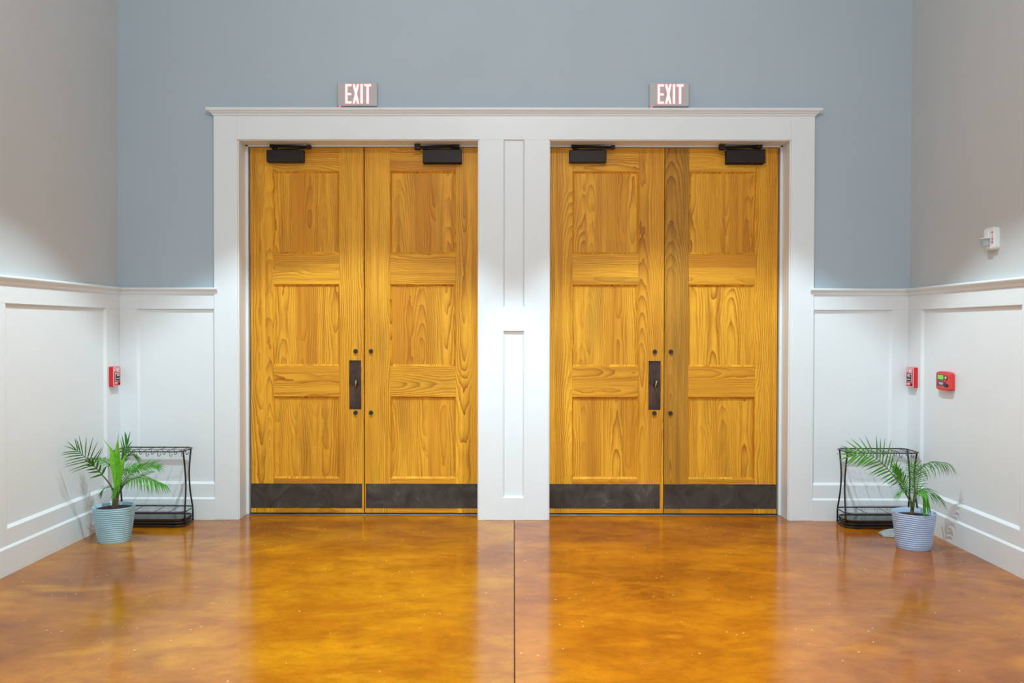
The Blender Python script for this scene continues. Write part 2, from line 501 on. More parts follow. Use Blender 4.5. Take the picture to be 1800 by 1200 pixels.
def wainscot(parent, T, spans, xa, xb):
    """recessed white panels between stiles along one wall; local frame: x along the wall, -y out of it, wall plane at y=0.
    spans: panel openings; xa..xb: run of the rails. T maps the local frame to the room"""
    def put(o):
        o.matrix_local = T @ o.matrix_basis
        return o
    y0, y1 = -TRIM, 0.001
    put(board('wainscot_rail', xa, xb, y0, y1, P_HI, CAP0 + 0.006, 'white', parent, 'x'))
    put(board('wainscot_rail', xa, xb, y0, y1, 0.15, P_LO, 'white', parent, 'x'))
    edges = [xa] + [v for s in spans for v in s] + [xb]
    for a, b in zip(edges[0::2], edges[1::2]):
        if b - a > 0.01: put(board('wainscot_stile', a, b, y0 + 0.0004, y1, P_LO, P_HI, 'white', parent))
    for a, b in spans:
        p = put(board('wainscot_panel', a + 0.001, b - 0.001, -0.003, 0.001, P_LO + 0.001, P_HI - 0.001, 'white', parent))
        bm = bmesh.new()
        ring_mesh(bm, a, b, P_LO, P_HI, 0.017, -TRIM, -0.003, 0.006)
        put(finish('panel_moulding', bm, 'white', parent))

def wall_T(side):
    if side == 'back': return Matrix.Translation((0, YW, 0))
    if side == 'left': return Matrix.Translation((-XW, 0, 0)) @ Matrix.Rotation(math.pi / 2, 4, 'Z')      # local x -> +y, local -y -> +x
    return Matrix.Translation((XW, 0, 0)) @ Matrix.Rotation(-math.pi / 2, 4, 'Z')                          # local x -> -y, local -y -> -x

CE = XW - TRIM              # faces of the side wainscot
wainscot(wb, wall_T('back'), [(-2.888, -2.29)], -XW + 0.002, -2.288)
wainscot(wb, wall_T('back'), [(2.29, 2.894)], 2.288, XW - 0.002)
yr = YW - TRIM
spL = [(-0.205 - 1.46 * k - 1.257, -0.205 - 1.46 * k) for k in range(6)][::-1]
wainscot(wl, wall_T('left'), spL, YR, yr)
spR = [(0.195 + 1.46 * k, 0.195 + 1.46 * k + 1.255) for k in range(6)]
wainscot(wr, wall_T('right'), spR, -yr, -YR)

# baseboards
BT = TRIM + 0.012
base_prof = [(0, 0), (BT, 0), (BT, 0.158), (BT - 0.014, 0.174), (0, 0.174)]
cap_prof = [(0, CAP0), (0.026, CAP0), (0.030, CAP0 + 0.006), (0.034, CAP0 + 0.020), (0.042, CAP0 + 0.029), (0.050, CAP0 + 0.033), (0.056, CAP0 + 0.040), (0.056, CAP1 - 0.006), (0.051, CAP1), (0, CAP1)]
def run(name, prof, side, a, b, ma=0, mb=0):
    bm = bmesh.new()
    extrude_profile(bm, prof, a, b, ma, mb)
    o = finish(name, bm, 'white')
    o.matrix_world = wall_T(side)
    return o
tag(run('baseboard_left', base_prof, 'left', YR, YW, 0, -1), 'white baseboard along the side wall behind the pale blue pot', 'baseboard', kind='structure')
tag(run('baseboard_right', base_prof, 'right', -YW, -YR, -1, 0), 'white baseboard along the side wall behind the grey pot', 'baseboard', kind='structure')
bb_ = empty('baseboard_back')
tag(bb_, 'short white baseboards on the end wall, either side of the door casing', 'baseboard', kind='structure')
for a, b, ma, mb in ((-XW, -2.289, -1, 0), (2.289, XW, 0, -1)):
    o = run('baseboard_length', base_prof, 'back', a, b, ma, mb); o.parent = bb_
tag(run('trim_1', cap_prof, 'left', YR, YW, 0, -1), 'white chair rail along the plain side wall', 'chair rail', kind='structure')
tag(run('trim_2', cap_prof, 'right', -YW, -YR, -1, 0), 'white chair rail below the fire strobe', 'chair rail', kind='structure')
tag(run('trim_3', cap_prof, 'back', -XW, -2.262, -1, 0), 'short white chair rail on the end wall above the pale blue pot and stand', 'chair rail', kind='structure')
tag(run('trim_4', cap_prof, 'back', 2.262, XW, 0, -1), 'short white chair rail on the end wall above the grey pot and stand', 'chair rail', kind='structure')

# ------------------------------------------------------------------ casing round the doors
cs = empty('trim_5')
tag(cs, 'wide white casing with cornice framing both pairs of wooden doors', 'door casing', kind='structure')
CT = 3.092
for a, b in ((-2.29, OPEN[0][0]), (OPEN[1][1], 2.29)):
    board('casing_board', a, b, 0.0, YW, 0, CT, 'white', cs)
board('head_board', OPEN[0][0], OPEN[1][1], 0.0006, YW, HEAD, CT, 'white', cs, 'x')
for a, b in ((-0.268, -0.080), (0.080, 0.268)):
    board('mullion_stile', a, b, 0.0004, YW, 0, HEAD, 'white', cs)
for z0, z1 in ((0, 0.171), (1.453, 1.627)):
    board('mullion_rail', -0.080, 0.080, 0.001, YW, z0, z1, 'white', cs, 'x', 0.0008)
for z0, z1 in ((0.171, 1.453), (1.627, HEAD)):
    board('mullion_panel', -0.079, 0.079, 0.020, YW, z0 + .001, z1 - .001, 'white', cs)
    bm = bmesh.new(); ring_mesh(bm, -0.080, 0.080, z0, z1, 0.012, 0.001, 0.020, 0.006)
    finish('panel_moulding', bm, 'white', cs)
corn = [(0, CT - 0.004), (0.008, CT - 0.004), (0.012, CT + 0.006), (0.024, CT + 0.014), (0.030, CT + 0.022), (0.042, CT + 0.028), (0.046, CT + 0.036), (0.046, CT + 0.046), (0, CT + 0.046)]
bm = bmesh.new()
extrude_profile(bm, corn, -2.288, 2.288, 1, 1)
o = finish('cornice', bm, 'white', cs)
bm = bmesh.new(); add_box(bm, -2.285, 2.285, -0.004, YW + 0.001, CT, CT + 0.0455)
finish('cornice_core', bm, 'white', cs)
# jambs and stops lining the openings
for (a, b), (da, db) in zip(OPEN, ((-2.084, -0.2695), (0.2695, 2.084))):
    board('jamb', a - 0.02, a + 0.008, 0.012, YD + 0.06, 0, HEAD + 0.01, 'white', cs)
    board('jamb', b - 0.008, b + 0.02, 0.012, YD + 0.06, 0, HEAD + 0.01, 'white', cs)
    board('jamb_head', a, b, 0.012, YD + 0.06, HEAD - 0.006, HEAD + 0.02, 'white', cs, 'x')
    if a < 0: board('stop', a, da, YD - 0.012, YD + 0.07, 0, HEAD, 'white', cs)
    else: board('stop', db, b, YD - 0.012, YD + 0.07, 0, HEAD, 'white', cs)
    board('stop_head', a, b, YD - 0.012, YD + 0.07, 2.889, HEAD, 'white', cs, 'x')

# ------------------------------------------------------------------ doors
ROWS = ((0.285, 0.932), (1.172, 1.815), (2.055, 2.700))
ZB, ZT = 0.013, 2.885
TH = 0.045
def closer(door, x0, mirror, ox):
    """surface closer with folded arm; x0: inner end of the body's plate end, door-local x; mirror: +1 arm folds towards +x"""
    c = empty('door_closer'); c.parent = door; c.location = (x0, 0, 0)
    s = mirror
    bm = bmesh.new(); add_box(bm, 0, 0.288 * s, -0.062, 0.0, 2.760, 2.856, 0.006, 2)
    bmesh.ops.recalc_face_normals(bm, faces=bm.faces[:])
    finish('closer_body', bm, 'bronze_body', c)
    bm = bmesh.new(); add_box(bm, 0.05 * s, 0.075 * s, -0.045, -0.02, 2.850, 2.868, 0.004)
    tube(bm, [(0.062 * s, -0.034, 2.860), (0.335 * s, -0.072, 2.866)], 0.008, 8, flat=(0.012, 0.005))
    bmesh.ops.recalc_face_normals(bm, faces=bm.faces[:])
    finish('closer_arm', bm, 'bronze', c)
    bm = bmesh.new(); tube(bm, [(0.335 * s, -0.072, 2.876), (0.19 * s, -0.050, 2.884), (0.045 * s, -0.028, 2.892)], [0.008, 0.009, 0.011], 8)
    add_box(bm, 0.318 * s, 0.352 * s, -0.086, -0.058, 2.858, 2.890, 0.005)
    bmesh.ops.recalc_face_normals(bm, faces=bm.faces[:])
    finish('closer_arm', bm, 'bronze', c)
    bm = bmesh.new(); add_box(bm, 0.018 * s, 0.05 * s, -0.045, -0.012, 2.878, 2.910, 0.005)
    add_box(bm, 0.036 * s, 0.058 * s, -0.040, -0.016, 2.902, 2.922, 0.004)
    add_box(bm, 0.030 * s, 0.070 * s, -0.032, -0.006, 2.868, 2.886, 0.004)
    bmesh.ops.recalc_face_normals(bm, faces=bm.faces[:])
    finish('closer_bracket', bm, 'bronze', c)

def door(name, xs, label, old_stile=None, closer_at=None, kick=None, push=None, bolts=(), astragal=None):
    ox = (xs[0] + xs[3]) / 2
    d = empty(name, (ox, YD, 0))
    tag(d, label, 'door', kind='structure')
    a, b, c, e = [x - ox for x in xs]
    board('stile', a, b, 0, TH, ZB, ZT, 'wood_old' if old_stile == 0 else 'wood_frame', d)
    board('stile', c, e, 0, TH, ZB, ZT, 'wood_frame', d)
    zr = [ZB] + [v for r in ROWS for v in r] + [ZT]
    for z0, z1 in zip(zr[0::2], zr[1::2]):
        board('rail', b, c, 0.0003, TH, z0, z1, 'wood_frame', d, 'x')
    for z0, z1 in ROWS:
        board('panel', b + 0.001, c - 0.001, 0.017, TH - 0.005, z0 + 0.001, z1 - 0.001, 'wood_panel', d)
        bm = bmesh.new(); ring_mesh(bm, b, c, z0, z1, 0.014, 0.0005, 0.017)
        finish('panel_moulding', bm, 'wood_frame', d)
    k0, k1 = kick[0] - ox, kick[1] - ox
    kp = board('kick_plate', k0, k1, -0.002, 0.001, 0.052, 0.245, 'kick', d, 'x', 0.0008)
    bm = bmesh.new()
    for z in (0.060, 0.237):
        for i in range(9):
            disc(bm, (k0 + 0.02 + (k1 - k0 - 0.04) * i / 8, z), 0.0042, -0.002, -0.0035, 8)
    sc = finish('screw_heads', bm, 'bronze', d)
    sc['kind'] = 'stuff'
    if astragal is not None:
        board('astragal', astragal - ox - 0.007, astragal - ox + 0.007, -0.004, 0.002, ZB, ZT, 'wood_frame', d)
    if push:
        p0, p1 = push[0] - ox, push[1] - ox
        pp = board('push_plate', p0, p1, -0.003, 0.001, 0.832, 1.217, 'push', d, bevel=0.001)
        pc = pp.location
        bm = bmesh.new()
        for sx in (p0 + .012, p1 - .012):
            for z in (0.846, 1.203):
                disc(bm, (sx, z), 0.006, -0.003, -0.006, 10)
        sc = finish('plate_screws', bm, 'bronze', d); sc['kind'] = 'stuff'
        mx = (p0 + p1) / 2
        t = empty('thumb_turn'); t.parent = d; t.location = (mx + 0.006, 0, 1.025)
        bm = bmesh.new(); disc(bm, (0, 0), 0.019, -0.003, -0.010, 20)
        finish('rose', bm, 'bronze', t)
        bm = bmesh.new(); tube(bm, [(-0.004, -0.018, -0.030), (0, -0.020, 0), (0.006, -0.026, 0.036)], [0.005, 0.006, 0.007], 10)
        tube(bm, [(0, -0.008, 0), (0, -0.020, 0)], 0.006, 8)
        finish('lever', bm, 'chrome', t, smooth=True)
    for x, z in bolts:
        bm = bmesh.new(); disc(bm, (x - ox, z), 0.0175, 0.0, -0.016, 20)
        finish('bolt_cap', bm, 'black', d)
    if closer_at: closer(d, closer_at[0] - ox, closer_at[1], ox)
    return d

door('door_1', (-2.070, -1.893, -1.372, -1.179), 'honey wood leaf with latch plate, next to the pale blue pot', None, (-1.925, 1), (-2.069, -1.192), (-1.294, -1.200), ((-1.244, 1.289), (-1.245, 0.805)), -1.186)
door('door_2', (-1.172, -0.972, -0.456, -0.2705), 'honey wood leaf without latch plate, left neighbour of the white mullion', None, (-0.414, -1), (-1.165, -0.272), None, ((-1.123, 1.289), (-1.123, 0.805)))
door('door_3', (0.2705, 0.460, 0.979, 1.179), 'honey wood leaf with latch plate, right neighbour of the white mullion', None, (0.430, 1), (0.272, 1.154), (1.061, 1.156), ((1.110, 1.289), (1.108, 0.805)), 1.172)
door('door_4', (1.185, 1.373, 1.897, 2.070), 'wood leaf with one darker olive-brown stile, next to the grey pot', 0, (1.946, -1), (1.186, 2.069), None, ((1.236, 1.289), (1.235, 0.805)))

for i, (a, b) in enumerate(OPEN):
    bm = bmesh.new()
    prof = [(0.0, 0.0), (0.075, 0.0), (0.070, 0.006), (0.030, 0.010), (0.0, 0.010)]
    extrude_profile(bm, prof, a + 0.008, b - 0.008)
    o = finish('threshold', bm, 'steel', loc=(0, YD + 0.06, 0))
    tag(o, 'dark metal threshold strip under the %s pair of doors' % ('left-hand' if i == 0 else 'right-hand'), 'threshold', 'door thresholds', kind='structure')
# black sheets added behind the door openings, so the gaps come out dark
for i, (a, b) in enumerate(OPEN):
    bm = bmesh.new(); add_box(bm, a, b, YD + 0.10, YD + 0.13, 0, HEAD + 0.08)
    tag(finish('trim_%d' % (6 + i), bm, 'black'), 'black sheet added to darken the gaps behind the %s pair of doors' % ('left-hand' if i == 0 else 'right-hand'), 'dark sheet', kind='structure')

# ------------------------------------------------------------------ exit signs
def exit_sign(x0, label):
    W, H = 0.300, 0.178
    r = empty('exit_sign', (x0 + W / 2, YW, 3.156))
    tag(r, label, 'exit sign', 'lit exit signs above the doors')
    bm = bmesh.new(); add_box(bm, -W / 2, W / 2, -0.048, 0.0, 0, H, 0.005, 2)
    finish('housing', bm, 'sign_case', r)
    bm = bmesh.new(); add_box(bm, -W / 2 + .004, W / 2 - .004, -0.0495, -0.045, 0.004, H - 0.004, 0.001)
    finish('face_plate', bm, 'sign', r)
    x, z, h, s = -0.090, 0.018, 0.146, 0.0165
    for ch, w, adv in (('E', 0.047, 0.057), ('X', 0.048, 0.058), ('I', 0.018, 0.029), ('T', 0.052, 0.06)):
        bm = bmesh.new()
        for p in letter_polys(ch, x, z, w, h, s, 0.0035): prism(bm, p, -0.0485, -0.0502)
        finish('letter_halo', bm, 'glow_red', r)
        bm = bmesh.new()
        for i, p in enumerate(letter_polys(ch, x, z, w, h, s)): prism(bm, p, -0.0490, -0.0510 - 0.00005 * i)
        finish('letter', bm, 'glow', r)
        x += adv
    bm = bmesh.new()
    bmesh.ops.create_uvsphere(bm, u_segments=12, v_segments=8, radius=0.005, matrix=Matrix.Translation((-W / 2 + 0.016, -0.038, -0.003)))
    finish('indicator_light', bm, 'led', r, smooth=True)
exit_sign(-1.341, 'grey box sign with lit EXIT lettering above the doors beside the pale blue pot')
exit_sign(1.028, 'grey box sign with lit EXIT lettering above the doors nearer the fire strobe')

# ------------------------------------------------------------------ fire devices (local frame: x along the wall, -y out of it)
def word(bm, text, x, z, w, h, s, gap, y0, y1):
    for ch in text:
        ww = s * 1.2 if ch == 'I' else w
        for i, p in enumerate(letter_polys(ch, x, z, ww, h, s)): prism(bm, p, y0, y1 - 0.00004 * i)
        x += ww + gap

def pull_station(loc, rz, label):
    r = empty('fire_alarm_pull', loc, rz)
    tag(r, label, 'fire alarm', 'red pull stations in the corners')
    W, H, D = 0.120, 0.150, 0.032
    bm = bmesh.new(); add_box(bm, -W / 2, W / 2, -D, 0, 0, H, 0.004, 2)
    finish('housing', bm, 'red', r)
    bm = bmesh.new(); prism(bm, rrect(-W / 2 + .003, W / 2 - .003, .003, H - .003, .004), -D, -D - 0.0015)
    finish('face_border', bm, 'print_white', r)
    bm = bmesh.new(); prism(bm, rrect(-W / 2 + .008, W / 2 - .008, .007, H - .007, .003), -D - .001, -D - 0.0025)
    finish('face', bm, 'red', r)
    bm = bmesh.new(); word(bm, 'FIRE', -0.042, 0.108, 0.019, 0.031, 0.0058, 0.0065, -D - .002, -D - 0.0035)
    finish('lettering', bm, 'print_white', r)
    bm = bmesh.new(); prism(bm, [(-.036, .099), (.036, .099), (.036, .050), (.018, .040), (-.018, .040), (-.036, .050)], -D - .002, -D - 0.004)
    finish('handle_border', bm, 'print_white', r)
    bm = bmesh.new(); prism(bm, [(-.031, .095), (.031, .095), (.031, .053), (.016, .045), (-.016, .045), (-.031, .053)], -D - .003, -D - 0.010)
    h = finish('handle', bm, 'black', r)
    bm = bmesh.new()
    for z, a, b in ((.086, -.022, .020), (.080, -.018, .024), (.058, -.030, .030)):
        prism(bm, [(a, z), (b, z), (b, z + .004), (a, z + .004)], -D - .009, -D - 0.0108)
    finish('handle_print', bm, 'print_white', h)
    bm = bmesh.new()
    for z, a, b in ((.026, -.040, .006), (.019, -.038, .000)):
        prism(bm, [(a, z), (b, z), (b, z + .004), (a, z + .004)], -D - .002, -D - 0.0032)
    finish('small_print', bm, 'print_white', r)
    bm = bmesh.new(); disc(bm, (0.032, 0.021), 0.010, -D - .002, -D - 0.008, 14)
    finish('key_lock', bm, 'black', r)
XF = XW - TRIM
pull_station((-XF, -0.116, 1.030), math.pi / 2, 'red FIRE pull box in the corner above the pale blue pot')
pull_station((XF, -0.094, 1.032), -math.pi / 2, 'red FIRE pull box in the corner beside the red panel with green screen')

r = empty('fire_annunciator', (XW - 0.003, -0.556, 1.046), -math.pi / 2)
tag(r, 'red annunciator panel with green screen on the white wainscot', 'alarm panel')
W, H, D = 0.204, 0.122, 0.036
bm = bmesh.new()
n = 14
def front(x): return -D - 0.010 * (1 - (2 * x / W) ** 2)
pts = rrect(-W / 2, W / 2, 0, H, 0.014, 4)
add_box(bm, -W / 2, W / 2, -D, 0, 0, H, 0.012, 3)
finish('housing', bm, 'red_soft', r, smooth=False)
bm = bmesh.new()
prism(bm, [(-W / 2 + .01, H - .003), (-W / 4, H + .005), (W / 4, H + .005), (W / 2 - .01, H - .003)], -D + .004, -.002)
finish('curved_edge', bm, 'red_soft', r)
bm = bmesh.new()
prism(bm, [(-W / 2 + .01, .003), (-W / 4, -.005), (W / 4, -.005), (W / 2 - .01, .003)], -D + .004, -.002)
finish('curved_edge', bm, 'red_soft', r)
bm = bmesh.new(); prism(bm, rrect(-0.072, 0.018, 0.066, 0.106, .003), -D, -D - .002)
finish('screen_bezel', bm, 'navy', r)
bm = bmesh.new(); prism(bm, rrect(-0.064, 0.014, 0.072, 0.102, .002), -D - .001, -D - .003)
finish('screen', bm, 'lcd', r)
bm = bmesh.new(); prism(bm, rrect(-0.072, 0.018, 0.028, 0.058, .003), -D, -D - .002)
finish('name_label', bm, 'navy', r)
bm = bmesh.new()
for z, a, b in ((.047, -.054, .008), (.041, -.048, .012), (.036, -.040, .000)):
    prism(bm, [(a, z), (b, z), (b, z + .0032), (a, z + .0032)], -D - .001, -D - .0028)
finish('label_print', bm, 'print_white', r)
bm = bmesh.new(); prism(bm, [(0.030, .086), (.050, .106), (.070, .086), (.050, .066)], -D, -D - .003)
kn = finish('arrow_pad', bm, 'black', r)
bm = bmesh.new(); disc(bm, (.050, .086), .009, -D - .002, -D - .007, 16)
finish('centre_button', bm, 'plastic', kn)
for z in (.026, .038, .050):
    bm = bmesh.new(); disc(bm, (.033, z), .005, -D, -D - .005, 12, 1.5)
    finish('button', bm, 'navy', r)
bm = bmesh.new(); disc(bm, (.063, .034), .012, -D, -D - .010, 18)
finish('key_lock', bm, 'black', r)

r = empty('fire_strobe', (XW, -1.108, 1.972), -math.pi / 2)
tag(r, 'white wall-mounted fire strobe with clear lens and red lettering', 'fire strobe')
bm = bmesh.new(); prism(bm, rrect(-0.062, 0.062, 0, 0.140, 0.022), 0.0, -0.034)
bmesh.ops.bevel(bm, geom=[e for e in bm.edges if all(v.co.y < -0.03 for v in e.verts)], offset=0.006, segments=2, affect='EDGES')
finish('housing', bm, 'plastic', r)
bm = bmesh.new(); prism(bm, rrect(-0.046, -0.004, 0.082, 0.128, 0.006), -0.033, -0.037)
finish('speaker_grille', bm, 'plastic', r)
bm = bmesh.new(); add_box(bm, -0.050, 0.020, -0.060, -0.033, 0.070, 0.078, 0.002)
finish('lens_hood', bm, 'plastic', r)
bm = bmesh.new(); add_box(bm, -0.048, 0.018, -0.062, -0.033, 0.022, 0.071, 0.008, 3)
ln = finish('lens', bm, 'lens', r)
bm = bmesh.new(); add_box(bm, -0.040, 0.010, -0.040, -0.0335, 0.028, 0.066, 0.003)
finish('reflector', bm, 'plastic', ln)
bm = bmesh.new()
for i, ch in enumerate('FIRE'):
    for j, p in enumerate(letter_polys(ch, 0.034, 0.096 - i * 0.020, 0.0125, 0.0145, 0.0042)): prism(bm, p, -0.033, -0.0350 - 0.00004 * j)
finish('lettering', bm, 'print_red', r)

# ------------------------------------------------------------------ umbrella stands
def ring_pts(hx, hy, rad, z, seg=6):
    return [(x, y, z) for x, y in rrect(-hx, hx, -hy, hy, rad, seg)]

def stand(loc, label):
    r = empty('umbrella_stand', loc)
    tag(r, label, 'umbrella stand', 'black wire umbrella stands')
    hx, hy = 0.262, 0.118
    zt, zl, zb = 0.560, 0.112, 0.014
    bm = bmesh.new(); tube(bm, ring_pts(hx, hy, 0.055, zt), 0.006, 8, True, flat=(0.011, 0.0045))
    finish('top_ring', bm, 'wire', r)
    bm = bmesh.new(); tube(bm, ring_pts(hx + .012, hy + .004, 0.065, zl), 0.0045, 8, True)
    finish('lower_ring', bm, 'wire', r, smooth=True)
    bm = bmesh.new(); tube(bm, ring_pts(hx + .014, hy + .006, 0.065, zb), 0.0045, 8, True)
    tube(bm, ring_pts(hx + .014, hy + .006, 0.065, zb + 0.022), 0.0030, 8, True)
    finish('base_ring', bm, 'wire', r, smooth=True)
    for sx in (-1, 1):
        for sy in (-1, 1):
            pts = []
            for i in range(13):
                t = i / 12
                z = zl + (zt - zl) * t
                pin = math.sin(math.pi * t)
                pts.append((sx * (hx - 0.006 + 0.012 * (1 - t) - 0.004 * pin), sy * (hy - 0.040 - 0.042 * pin), z))
            pts = [(pts[0][0], pts[0][1], zb)] + pts
            bm = bmesh.new(); tube(bm, pts, 0.0062, 8)
            finish('leg', bm, 'wire', r, smooth=True)
    nw = 6
    for i in range(nw):
        x = -hx + 2 * hx * (i + 0.5) / nw
        bm = bmesh.new(); tube(bm, [(x, -hy, zt - 0.004), (x, hy, zt - 0.004)], 0.0022, 6)
        finish('cross_wire', bm, 'wire', r)
    for y in (-0.045, 0.045):
        bm = bmesh.new(); tube(bm, [(-hx, y, zt - 0.008), (hx, y, zt - 0.008)], 0.0020, 6)
        finish('cross_wire', bm, 'wire', r)
    for i in range(nw):
        for y in (-0.045, 0.045):
            x = -hx + 2 * hx * (i + 0.5) / nw + 0.012
            pts = [(x, y, zt - 0.008), (x, y, zt - 0.032)] + [(x + 0.009 - 0.009 * math.cos(a), y - 0.004 * math.sin(a), zt - 0.032 - 0.012 * math.sin(a)) for a in (0.5, 1.1, 1.7, 2.4, 3.0)] + [(x + 0.019, y, zt - 0.024)]
            bm = bmesh.new(); tube(bm, pts, 0.0021, 6)
            finish('hook', bm, 'wire', r)
    for x in (-hx / 2.2, hx / 5.5, hx / 1.7):
        bm = bmesh.new(); tube(bm, [(x, -hy - .004, zl), (x, hy + .004, zl)], 0.0022, 6)
        finish('cross_wire', bm, 'wire', r)
    bm = bmesh.new()
    prof = []
    P0 = rrect(-hx + .006, hx - .006, -hy + .012, hy - .012, 0.05, 6)
    P1 = rrect(-hx - .002, hx + .002, -hy + .004, hy - .004, 0.055, 6)
    P2 = rrect(-hx + .004, hx - .004, -hy + .010, hy - .010, 0.05, 6)
    rings = [[bm.verts.new((x, y, z)) for x, y in P] for P, z in ((P0, 0.012), (P1, 0.062), (P2, 0.062), (P0, 0.056))]
    for A, B in zip(rings, rings[1:]):
        for k in range(len(A)):
            j = (k + 1) % len(A)
            bm.faces.new((A[k], A[j], B[j], B[k]))
    bm.faces.new(rings[0][::-1]); bm.faces.new(rings[-1])
    finish('drip_tray', bm, 'tray', r)
    for sx in (-1, 1):
        for sy in (-1, 1):
            bm = bmesh.new(); add_box(bm, sx * hx * .72 - .008, sx * hx * .72 + .008, sy * hy - .008, sy * hy + .008, 0.0, 0.014, 0.003)
            finish('foot', bm, 'black', r)
stand((-2.700, -0.150, 0.0), 'black wire umbrella stand behind the pale blue pot')
stand((2.722, -0.150, 0.0), 'black wire umbrella stand behind the grey pot')

# ------------------------------------------------------------------ potted palms
def blade(bm, p0, d, up, length, width, droop, seg=6, fold=0.35):
    """one leaflet: tapering blade with a shallow V fold, bending down towards its tip"""
    d = d.normalized()
    s = d.cross(up)
    if s.length < 1e-3: s = d.cross(Vector((1, 0, 0)))
    s.normalize()
    nrm = s.cross(d).normalized()
    prev = None
    p = p0.copy()
    for i in range(seg + 1):
        t = i / seg
        w = 1.2 * width * (0.35 + 0.65 * min(1, t * 4)) * (1 - t ** 2.2) * 0.5 + 0.0004
        a = bm.verts.new(p - s * w + nrm * w * fold)
        b = bm.verts.new(p)
        c = bm.verts.new(p + s * w + nrm * w * fold)
        if prev:
            bm.faces.new((prev[0], prev[1], b, a)); bm.faces.new((prev[1], prev[2], c, b))
        prev = (a, b, c)
        d = (d + Vector((0, 0, -1)) * droop / seg).normalized()
        nrm = s.cross(d).normalized()
        p = p + d * (length / seg)

def frond(parent, pts, n, length, width, normal, t0=0.3, ang=55, droop=0.5, mat='leaf', sides=(1, 1), tip=0.55, seed=0, base_len=0.5, r0=0.0045):
    rr = random.Random(seed)
    C = catmull(pts, 6)
    N = len(C)
    bm = bmesh.new()
    tube(bm, C, [r0 * (1 - 0.78 * i / (N - 1)) for i in range(N)], 6)
    f = finish('frond_stalk', bm, 'rachis', None, smooth=True)
    bm = bmesh.new()
    L = [0]
    for a, b in zip(C, C[1:]): L.append(L[-1] + (b - a).length)
    nv = Vector(normal).normalized()
    for i in range(n):
        t = t0 + (1 - t0) * (i + 0.5) / n
        s = t * L[-1]
        k = max(j for j in range(N - 1) if L[j] <= s)
        q = (s - L[k]) / max(1e-6, L[k + 1] - L[k])
        p = C[k].lerp(C[k + 1], q)
        T = (C[min(N - 1, k + 2)] - C[max(0, k - 1)]).normalized()
        S = nv.cross(T).normalized()
        U = T.cross(S).normalized()
        if U.dot(nv) < 0: U = -U
        u = (t - t0) / (1 - t0)
        prof = (base_len + (1 - base_len) * min(1, u / 0.35)) * (1 - (1 - tip) * max(0, (u - 0.5) / 0.5) ** 1.5)
        a = math.radians(ang * (1 - 0.55 * u) + rr.uniform(-5, 5))
        for sd, wgt in zip((-1, 1), sides):
            if wgt <= 0: continue
            d = T * math.cos(a) + S * (sd * math.sin(a)) + U * 0.22
            blade(bm, p, d, U, length * prof * wgt * rr.uniform(0.88, 1.1), width * rr.uniform(0.85, 1.1), droop * rr.uniform(0.75, 1.25))
    T = (C[-1] - C[-3]).normalized()
    for da in (-0.18, 0.18):
        S = nv.cross(T).normalized()
        blade(bm, C[-1], T + S * da, nv, length * tip * 0.95, width * 0.9, droop * 0.8)
    o = finish('frond', bm, mat, parent, smooth=True)
    f.name = 'frond_stalk'
    f.parent = o
    return o

def spear(parent, pts, width, seed):
    C = catmull(pts, 6)
    bm = bmesh.new()
    prev = None
    N = len(C)
    for i, p in enumerate(C):
        t = i / (N - 1)
        w = width * 0.5 * (0.30 + 0.70 * math.sin(math.pi * min(1, t * 1.15 + 0.05)) ** 0.8) * (1 - max(0, t - 0.55) / 0.45) + 0.0006
        T = (C[min(N - 1, i + 1)] - C[max(0, i - 1)]).normalized()
        S = T.cross(Vector((0.25 * math.sin(seed), -1, 0.1))).normalized()
        B = S.cross(T).normalized()
        row = [bm.verts.new(p + S * w * q + B * w * (0.5 * abs(q) + 0.06 * ((j % 2) * 2 - 1))) for j, q in enumerate((-1, -0.66, -0.33, 0, 0.33, 0.66, 1))]
        if prev:
            for j in range(6): bm.faces.new((prev[j], prev[j + 1], row[j + 1], row[j]))
        prev = row
    return finish('young_leaf', bm, 'leaf_young', parent, smooth=True)

def pot(parent, mat, rt, rb, h, wav):
    """tapering pot with fine wavy horizontal ridges"""
    bm = bmesh.new()
    n, m = 72, 110
    grid = []
    for i in range(m + 1):
        t = i / m
        row = []
        for k in range(n):
            a = 2 * math.pi * k / n
            z = h * t
            ph = z * 2 * math.pi / 0.0142 + 1.1 * math.sin(2 * a + wav) + 0.9 * math.sin(3 * a + 2.0 * wav + z * 9) + 0.6 * math.sin(5 * a - z * 14)
            amp = 0.0026 * min(1, t * 8, (1 - t) * 14)
            r = rb + (rt - rb) * t ** 0.9 + amp * (2 * abs(math.sin(ph / 2)) - 1)
            row.append(bm.verts.new((r * math.cos(a), r * math.sin(a), z)))
        grid.append(row)
    ri = rt - 0.005
    for z, r in ((h + 0.002, rt - 0.0005), (h + 0.002, ri), (h - 0.05, ri - 0.006)):
        grid.append([bm.verts.new((r * math.cos(2 * math.pi * k / n), r * math.sin(2 * math.pi * k / n), z)) for k in range(n)])
    for A, B in zip(grid, grid[1:]):
        for k in range(n):
            j = (k + 1) % n
            bm.faces.new((A[k], A[j], B[j], B[k]))
    bm.faces.new(grid[0][::-1])
    return finish('pot', bm, mat, parent, smooth=True)

def soil(parent, r, z):
    bm = bmesh.new()
    lathe(bm, [(r, z - 0.02), (r, z), (r * 0.7, z + 0.003), (r * 0.3, z + 0.004)], 32)
    return finish('soil', bm, 'soil', parent)

def trunk(parent, pts, r0, r1):
    C = catmull(pts, 5)
    bm = bmesh.new()
    tube(bm, C, [r0 + (r1 - r0) * i / (len(C) - 1) + 0.0012 * (i % 2) for i in range(len(C))], 12)
    return finish('trunk', bm, 'trunk', parent, smooth=True)

UP = (0, -0.35, 0.94)
CAMW = (0, -0.9, 0.45)

